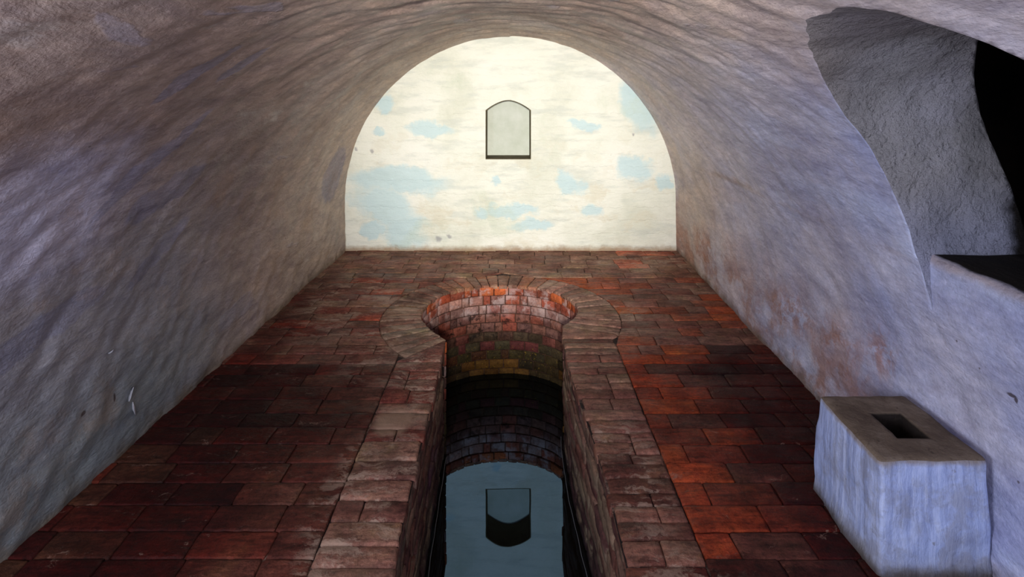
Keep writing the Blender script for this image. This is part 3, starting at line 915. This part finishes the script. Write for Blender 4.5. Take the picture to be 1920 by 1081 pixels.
kp = key_poly()
bm = bmesh.new()
kv = [bm.verts.new((x, y_, -0.011)) for x, y_ in kp]
ov = [bm.verts.new(q) for q in ((-2.2, -2.2, -0.011), (2.2, -2.2, -0.011), (2.2, D + 0.1, -0.011), (-2.2, D + 0.1, -0.011))]
ed = [bm.edges.new((l_[k], l_[(k + 1) % len(l_)])) for l_ in (kv, ov) for k in range(len(l_))]
bmesh.ops.triangle_fill(bm, edges=ed, use_beauty=True)
bmesh.ops.recalc_face_normals(bm, faces=bm.faces[:])
bed = link('mortar_bed', bm_mesh('mortar_bed', bm), MO, floor_o, smooth=False)
# ------------------------------------------------------------------ keyhole pool: kerb, round lining, trench walls
pool = bpy.data.objects.new('keyhole_pool', None); C.objects.link(pool); pool.location = (0, 0, 0)
tag(pool, 'brick-lined keyhole-shaped pool sunk into the red brick floor', 'pool')
kb = BrickMesh('kerb')


def ring_col(t):
    r = random.random()
    if 60 < t < 130: cl = [c(112, 78, 62, KK), c(126, 84, 64, KK), c(104, 76, 62, KK)][int(r * 3)]
    elif t < 60: cl = [c(118, 92, 80, KK), c(104, 78, 66, KK), c(128, 100, 86, KK)][int(r * 3)]
    else: cl = [c(112, 90, 76, KK), c(104, 80, 66, KK), c(98, 72, 60, KK)][int(r * 3)]
    return jit(cl, 0.1)


t = -23.0
while t < 229:
    dt = min(229 - t, 7.0 * random.uniform(0.85, 1.15))
    if 229 - (t + dt) < 3: dt = 229 - t
    ta, tb = t, t + dt
    ra0, rb0 = rin_at(ta) - 0.002, rin_at(tb) - 0.002
    ro = RR - 0.004

    def P(r_, a): a = math.radians(a); return (WX + r_ * math.cos(a), WY + r_ * math.sin(a))
    gp = 0.32
    fn = quad(P(ro, ta + gp), P(ro, tb - gp), P(rb0, tb - gp), P(ra0, ta + gp))
    fn = quad(P(ra0, ta + gp), P(ro, ta + gp), P(ro, tb - gp), P(rb0, tb - gp))
    kb.brick(fn, ring_col(t), 6, 3, random.uniform(-.002, .003), 0.006, random.random() * 9, depth=0.03)
    t += dt

# kerb bricks along both sides of the trench
for side in (-1, 1):
    if side < 0:
        a = math.radians(229); inner = (WX + rin_at(229) * math.cos(a), WY + rin_at(229) * math.sin(a)); outer_ = (WX + RR * math.cos(a), WY + RR * math.sin(a))
        tab, outx, step = trL, CL, 0.118
    else:
        a = math.radians(-23); inner = (WX + rin_at(-23) * math.cos(a), WY + rin_at(-23) * math.sin(a)); outer_ = (WX + RR * math.cos(a), WY + RR * math.sin(a))
        tab, outx, step = trR, CR, 0.098
    yi, yo = inner[1], outer_[1]; first = True; ycur = None
    while True:
        if first:
            p_in, p_out = (inner[0], inner[1]), (outer_[0], outer_[1])
            tgt = min(yi, yo) - 0.05
            n_in = (interp(tab, tgt), tgt); n_out_ = (outx, tgt); first = False; ycur = tgt
        else:
            st_ = step * random.uniform(0.7, 1.25)
            p_in, p_out = n_in, n_out_; ycur -= st_
            n_in = (interp(tab, ycur), ycur); n_out_ = (outx + 0.006 * noise.noise(Vector((ycur * 3, side, 0))), ycur)
        if ycur < 0.5: break
        ej = random.uniform(-0.018, 0.008) if ycur < 0.52 * D else random.uniform(-0.005, 0.003)
        gg = 0.003
        A = (p_in[0] + side * -ej * 0, p_in[1] - gg); B = (n_in[0], n_in[1] + gg)
        xi0, xi1 = A[0] - side * ej, B[0] - side * ej
        yv = ycur / U
        r = random.random()
        if side < 0: cl = [c(104, 72, 60, KK), c(88, 56, 48, KK), c(112, 82, 68, KK), c(84, 44, 36, KK)][int(r * 4)]
        else: cl = [c(104, 76, 64, KK), c(98, 66, 56, KK), c(88, 56, 48, KK)][int(r * 3)] if yv > 480 else [c(90, 56, 46, KK), c(104, 70, 58, KK), c(76, 44, 36, KK)][int(r * 3)]
        # each course is one or two bricks long
        sp_at = random.choice([None, 0.5, 0.62, None])
        segs = [(0, 1)] if sp_at is None or ycur > 0.6 * D else [(0, sp_at), (sp_at, 1)]
        for (f0, f1) in segs:
            def L2(pa, pb, f): return (pa[0] + (pb[0] - pa[0]) * f, pa[1] + (pb[1] - pa[1]) * f)
            a_in, a_out = (xi0, A[1]), (p_out[0] - side * 0.004, p_out[1] - gg)
            b_in, b_out = (xi1, B[1]), (n_out_[0] - side * 0.004, n_out_[1] + gg)
            g1 = 0.006 if f0 > 0 else 0; g2 = 0.006 if f1 < 1 else 0
            c1, c2 = L2(a_in, a_out, f0 + g1), L2(a_in, a_out, f1 - g2)
            d1, d2 = L2(b_in, b_out, f0 + g1), L2(b_in, b_out, f1 - g2)
            kb.brick(quad(d1, d2, c2, c1), jit(cl, 0.16), 6, 3, random.uniform(-.004, .004), 0.008, random.random() * 9, depth=0.05, rough=0.003)
kerb = kb.done(MF, pool)

# round lining: courses of headers following the plan of the round end
COURSE = 0.0815
DEP = -WATER + 0.25
ts = list(frange(-40, 246, 2))
rin_w = [(-60, 84), (-23, 87)] + rin[1:-1] + [(229, 99.5), (250, 99)]


def wellpt(t, z, h):
    r_ = interp(rin_w, t) * U + 0.006 - h
    a = math.radians(t); return Vector((WX + r_ * math.cos(a), WY + r_ * math.sin(a), z))


wb = BrickMesh('round_lining')
z = -0.012; ci = 0
while z > -DEP:
    hcs = COURSE * random.uniform(0.95, 1.05); z1 = z - hcs
    t = -24.0; k0 = ci % 2
    while t < 229.5:
        dt = random.choice([11.4, 11.0, 11.8, 5.8, 11.4]) * (0.5 if k0 else 1); k0 = 0
        dt = min(dt, 230.5 - t) if 230.5 - t - dt > 2 else 230.5 - t
        ta, tb = t, t + dt; r = random.random(); side_k = abs((ta + tb) / 2 - 95)
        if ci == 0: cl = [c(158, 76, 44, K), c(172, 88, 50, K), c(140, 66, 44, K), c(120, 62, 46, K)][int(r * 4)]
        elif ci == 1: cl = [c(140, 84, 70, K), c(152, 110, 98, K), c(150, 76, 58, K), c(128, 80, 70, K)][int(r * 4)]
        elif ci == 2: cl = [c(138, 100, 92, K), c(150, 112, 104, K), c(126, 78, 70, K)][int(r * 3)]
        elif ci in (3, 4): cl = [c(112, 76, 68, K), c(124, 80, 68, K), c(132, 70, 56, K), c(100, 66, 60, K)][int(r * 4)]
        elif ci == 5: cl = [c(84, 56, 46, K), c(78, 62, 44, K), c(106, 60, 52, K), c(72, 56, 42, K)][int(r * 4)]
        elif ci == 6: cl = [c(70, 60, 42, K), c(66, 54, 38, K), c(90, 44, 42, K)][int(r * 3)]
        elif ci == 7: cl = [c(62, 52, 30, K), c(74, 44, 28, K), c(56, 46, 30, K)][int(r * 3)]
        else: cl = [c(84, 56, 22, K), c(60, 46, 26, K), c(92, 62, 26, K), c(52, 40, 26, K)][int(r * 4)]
        zt, zb = z - 0.004, z1 + 0.004

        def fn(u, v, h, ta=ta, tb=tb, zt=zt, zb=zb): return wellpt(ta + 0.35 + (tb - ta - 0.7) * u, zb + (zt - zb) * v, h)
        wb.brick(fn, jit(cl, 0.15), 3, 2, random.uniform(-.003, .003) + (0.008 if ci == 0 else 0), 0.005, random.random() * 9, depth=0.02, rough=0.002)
        t += dt
    z = z1; ci += 1
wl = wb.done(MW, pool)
bm = grid_bm(list(frange(-24, 230, 2)), frange(-DEP, -0.015, 0.1), lambda t_, z_: wellpt(t_, z_, -0.011))
link('lining_mortar', bm_mesh('lining_mortar', bm), MOW, pool)

# trench walls: long eroded courses
for side in (-1, 1):
    tb_ = BrickMesh('trench_wall')
    tab = trL if side < 0 else trR
    ystart = 676 * U if side < 0 else 716 * U
    z = -0.03; ci = 0
    while z > -DEP:
        hcs = 0.074 * random.uniform(0.92, 1.08); z1 = z - hcs
        yy_ = ystart; k_ = 0
        co_ = random.uniform(-0.012, 0.006)
        while yy_ > -0.3:
            L = random.choice([0.27, 0.26, 0.13, 0.28]) * (0.5 if (k_ == 0 and ci % 2) else 1)
            ya, yb = yy_, yy_ - L
            wet = sstep(-z, 0.30, 0.75); r = random.random()
            cl = [c(112, 84, 72, K), c(96, 62, 54, K), c(120, 96, 80, K), c(86, 54, 52, K)][int(r * 4)]
            cl = tuple(cl[i] * (1 - wet) + c(52, 34, 36, K)[i] * wet for i in range(3)) + (1,)
            zt, zb = z - 0.003, z1 + 0.003
            hb = co_ + random.uniform(-.007, .005)

            def fn(u, v, h, ya=ya, yb=yb, zt=zt, zb=zb):
                y_ = ya - 0.003 + (yb - ya + 0.006) * u; zz = zb + (zt - zb) * v
                er = 0.007 * noise.noise(Vector((y_ * 5, zz * 18, side * 3)))
                # the last stretch beside the round end is smooth
                return Vector((interp(tab, y_) - side * (h + er - 0.012), y_, zz + 0.004 * noise.noise(Vector((y_ * 4, zz * 3, 2)))))
            tb_.brick(fn, jit(cl, 0.15), 6, 2, hb, 0.008, random.random() * 9, depth=0.035, rough=0.004)
            yy_ = yb; k_ += 1
        z = z1; ci += 1
    o = tb_.done(MTR, pool)
    bm = grid_bm(frange(-0.4, ystart, 0.1), frange(-DEP, -0.012, 0.1), lambda y_, z_: Vector((interp(tab, y_) + side * 0.028, y_, z_)))
    link('wall_mortar', bm_mesh('wall_mortar', bm), MOW, o)
    # pale scum line left at the water's edge
    bm = bmesh.new(); prev = None
    for y_ in frange(0.8, ystart - 0.03, 0.03):
        x = interp(tab, y_) + side * 0.0 - side * 0.006; h = 0.0002 + 0.0008 * abs(noise.noise(Vector((y_ * 9, side, 4))))
        wob = 0.004 * noise.noise(Vector((y_ * 7, side, 1)))
        q = [(x + wob, y_, WATER - 0.004), (x + wob - side * 0.0012, y_, WATER + 0.0006), (x + wob + side * 0.0015, y_, WATER + 0.0008 + h)]
        cur = [bm.verts.new(v) for v in q]
        if prev:
            for k in range(3): bm.faces.new([prev[k], cur[k], cur[(k + 1) % 3], prev[(k + 1) % 3]])
        prev = cur
    bmesh.ops.recalc_face_normals(bm, faces=bm.faces[:])
    s_ = M('scum'); mt = s_.out(c(120, 122, 126), 0.8)
    o2 = link('tide_line', bm_mesh('tide_line', bm), mt, o); o2['label'] = 'thin pale tide line at the water edge'

# pool bottom and near end
bm = bmesh.new(); box(bm, -0.85, 0.85, -0.45, 5.2, -DEP - 0.05, -DEP + 0.01); box(bm, -0.55, 0.55, -0.5, -0.38, -DEP, -0.012)
link('pool_bottom', bm_mesh('pool_bottom', bm), MOW, pool, smooth=False)

# water
bm = bmesh.new(); vv = []
for t in frange(-23, 229, 4):
    r_ = interp(rin_w, t) * U + 0.012; a = math.radians(t); vv.append((WX + r_ * math.cos(a), WY + r_ * math.sin(a)))
vv += [(interp(trL, y_) - 0.03, y_) for y_ in frange(675 * U, -0.38, 0.15)] + [(interp(trR, y_) + 0.03, y_) for y_ in frange(-0.38, 715 * U, 0.15)]
top = [bm.verts.new((x, y_, WATER)) for x, y_ in vv]; bot = [bm.verts.new((x, y_, -DEP + 0.01)) for x, y_ in vv]
bm.faces.new(top); bm.faces.new(bot[::-1])
for k in range(len(vv)): bm.faces.new([top[k], bot[k], bot[(k + 1) % len(vv)], top[(k + 1) % len(vv)]])
bmesh.ops.recalc_face_normals(bm, faces=bm.faces[:])
wt = link('water', bm_mesh('water', bm), MWA, None, smooth=False)
tag(wt, 'still dark water in the pool mirroring the end wall', 'water')

# ------------------------------------------------------------------ limewashed block with a square socket
BX0, BX1, BY0, BY1, BZ = 231 * U, 299 * U, 351 * U, 426 * U, 71.5 * U
HX0, HX1, HY0_, HY1_ = 258.5 * U, 279.5 * U, 373.5 * U, 401 * U
blk = bpy.data.objects.new('plastered_block', None); C.objects.link(blk); blk.location = ((BX0 + BX1) / 2, (BY0 + BY1) / 2, 0)
tag(blk, 'pale blue limewashed block with a square hole in its top, against the right wall', 'block')
bc = Vector(((BX0 + BX1) / 2, (BY0 + BY1) / 2, 0))


def lump(q, k=1.0):
    n_ = Vector((fbm(q.x * 5, q.y * 5, q.z * 5, 3), fbm(q.x * 5 + 9, q.y * 5, q.z * 5, 3), 0.5 * fbm(q.x * 5, q.y * 5 + 7, q.z * 5, 3)))
    return q + n_ * 0.009 * k


def perim(n=24):
    """rounded rectangle outline, corner radius r"""
    pts = []; r_ = 0.014
    cs = [(BX0 + r_, BY0 + r_, 180), (BX1 - r_ + 0.006, BY0 + r_, 270), (BX1 - r_ + 0.006, BY1 - r_, 0), (BX0 + r_, BY1 - r_, 90)]
    arcs = [[(cx + r_ * math.cos(math.radians(a0 + 22.5 * k)), cy + r_ * math.sin(math.radians(a0 + 22.5 * k))) for k in range(5)] for cx, cy, a0 in cs]
    for i in range(4):
        pts += arcs[i]
        a, b = arcs[i][-1], arcs[(i + 1) % 4][0]
        for k in range(1, 18): pts.append((a[0] + (b[0] - a[0]) * k / 18, a[1] + (b[1] - a[1]) * k / 18))
    return pts


pp = perim(); bm = bmesh.new(); rings = []
for z in [-0.03] + frange(0, BZ - 0.012, 0.02) + [BZ - 0.004]:
    r_ = []
    flare = 0.012 * (1 - sstep(z, 0, 0.07)) + (0.004 * math.sin(z * 9))
    tp = -0.005 if z > BZ - 0.006 else 0
    for x, y_ in pp:
        dv = Vector((x - bc.x, y_ - bc.y, 0)).normalized()
        lean = -0.02 * (z / BZ - 0.5) if x > 9 else 0
        q = Vector((x, y_, z)) + dv * (flare + tp)
        if x < BX0 + 0.1: q.x += 0.035 * (y_ - BY0) * (z / BZ)
        r_.append(bm.verts.new(lump(q, 1.0)))
    rings.append(r_)
for a, b in zip(rings, rings[1:]):
    for k in range(len(pp)): bm.faces.new([a[k], a[(k + 1) % len(pp)], b[(k + 1) % len(pp)], b[k]])
bmesh.ops.recalc_face_normals(bm, faces=bm.faces[:])
body = link('body', bm_mesh('body', bm), MBL, blk); body['label'] = 'pale blue brushed limewash sides'
# top with hole and shaft
bm = bmesh.new()
topring = []
for x, y_ in pp:
    dv = Vector((x - bc.x, y_ - bc.y, 0)).normalized(); q = Vector((x, y_, BZ - 0.004)) + dv * -0.005
    if x < BX0 + 0.1: q.x += 0.035 * (y_ - BY0)
    topring.append(lump(q))
hp = []
for x, y_ in pp:      # the socket, with the outline's own parameter
    hx = HX0 + (HX1 - HX0) * max(0, min(1, (x - BX0 - 0.02) / (BX1 - BX0 - 0.01)))
    hy = HY0_ + (HY1_ - HY0_) * max(0, min(1, (y_ - BY0 - 0.02) / (BY1 - BY0 - 0.04)))
    hp.append((hx, hy))
lay = [topring]
for f in (0.03, 0.15, 0.3, 0.45, 0.6, 0.75, 0.88, 0.97):
    lay.append([Vector((a.x + (b[0] - a.x) * f, a.y + (b[1] - a.y) * f, BZ + (0.004 * sstep(f, 0, 0.15)) + 0.003 * fbm(a.x * 12 * (1 - f), a.y * 12, f * 3, 3))) for a, b in zip(topring, hp)])
for dz, gx in ((-0.002, 1.0), (-0.02, 1.0), (-0.12, 0.97), (-0.26, 0.95)):
    hc = Vector(((HX0 + HX1) / 2, (HY0_ + HY1_) / 2, 0))
    lay.append([Vector((hc.x + (b[0] - hc.x) * gx + 0.002 * noise.noise(Vector((b[0] * 60, b[1] * 60, dz * 20))), hc.y + (b[1] - hc.y) * gx, BZ + dz)) for b in hp])
vl = [[bm.verts.new(q) for q in r_] for r_ in lay]
for a, b in zip(vl, vl[1:]):
    for k in range(len(pp)): bm.faces.new([a[k], a[(k + 1) % len(pp)], b[(k + 1) % len(pp)], b[k]])
bm.faces.new(vl[-1])
bmesh.ops.remove_doubles(bm, verts=bm.verts[:], dist=0.0004)
bmesh.ops.recalc_face_normals(bm, faces=bm.faces[:])
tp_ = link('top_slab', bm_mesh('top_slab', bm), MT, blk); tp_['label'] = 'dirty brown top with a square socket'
for ch in blk.children: ch.location = -blk.location

# ------------------------------------------------------------------ loose flakes on the left wall, and a chip on the right
def flake(name, sv, Y, w_, h_, lift, mat, label, rot=0.5, cat='plaster flake', group=None):
    bm = bmesh.new(); base, nr = profile(sv, Y); base = vpoint(sv, Y)
    nr = nr.normalized(); ty = Vector((0, 1, 0)); ts_ = (profile(sv + 0.01, Y)[0] - profile(sv, Y)[0]).normalized()
    up = ts_ if ts_.z > 0 else -ts_
    n_ = 14; fr = []; bk = []
    ctr_f = bm.verts.new(base + nr * lift * 0.8); ctr_b = bm.verts.new(base + nr * (lift * 0.8 - 0.004))
    for k in range(n_):
        a = 2 * PI * k / n_; rr = 0.75 + 0.4 * noise.noise(Vector((math.cos(a) * 2, math.sin(a) * 2, sv * 7 + Y)))
        px, pz = math.cos(a) * w_ * rr, math.sin(a) * h_ * rr
        x2, z2 = px * math.cos(rot) - pz * math.sin(rot), px * math.sin(rot) + pz * math.cos(rot)
        lf = lift * (1 + 0.8 * math.sin(a)) if math.sin(a) > -0.3 else -0.004
        q = vpoint(sv + (z2 if up is ts_ or ts_.z > 0 else -z2), Y + x2) + nr * lf
        fr.append(bm.verts.new(q)); bk.append(bm.verts.new(q - nr * 0.004))
    for k in range(n_):
        j = (k + 1) % n_
        bm.faces.new([fr[k], fr[j], ctr_f]); bm.faces.new([bk[j], bk[k], ctr_b]); bm.faces.new([fr[k], bk[k], bk[j], fr[j]])
    bmesh.ops.recalc_face_normals(bm, faces=bm.faces[:])
    bo = vpoint(sv, Y)
    for v in bm.verts: v.co -= bo
    o = link(name, bm_mesh(name, bm), mat); o.location = bo
    return tag(o, label, cat, group)


sfl = M('flake_lime'); MFL = sfl.out(sfl.ramp(sfl.noise(sfl.pos(), 20, 5), [(0.3, c(150, 146, 150)), (0.7, c(186, 184, 192))]), 0.8, sfl.bump(sfl.noise(sfl.pos(), 50, 4), 0.003))


def at_left(px, py):
    # wall point seen on the left wall below the springing
    a = px - 957; x = -R / U - 14
    d_ = x / a; return d_ * D, (305 - (py - 165) * d_) * U


for px, py, w_, h_, lf, lab, rt in [(240, 738, 0.045, 0.018, 0.012, 'larger curled plaster flake low on the left wall', 0.9),
                                     (250, 765, 0.05, 0.022, 0.008, 'loose plaster flake just below the curled one, left wall', 1.9),
                                     (205, 659, 0.014, 0.010, 0.010, 'tiny raised plaster chip above the curled flakes, left wall', 0.4)]:
    Yp, Zp = at_left(px, py)
    flake('plaster_flake', LT - Zp, Yp, w_, h_, lf, MFL, lab, rt)
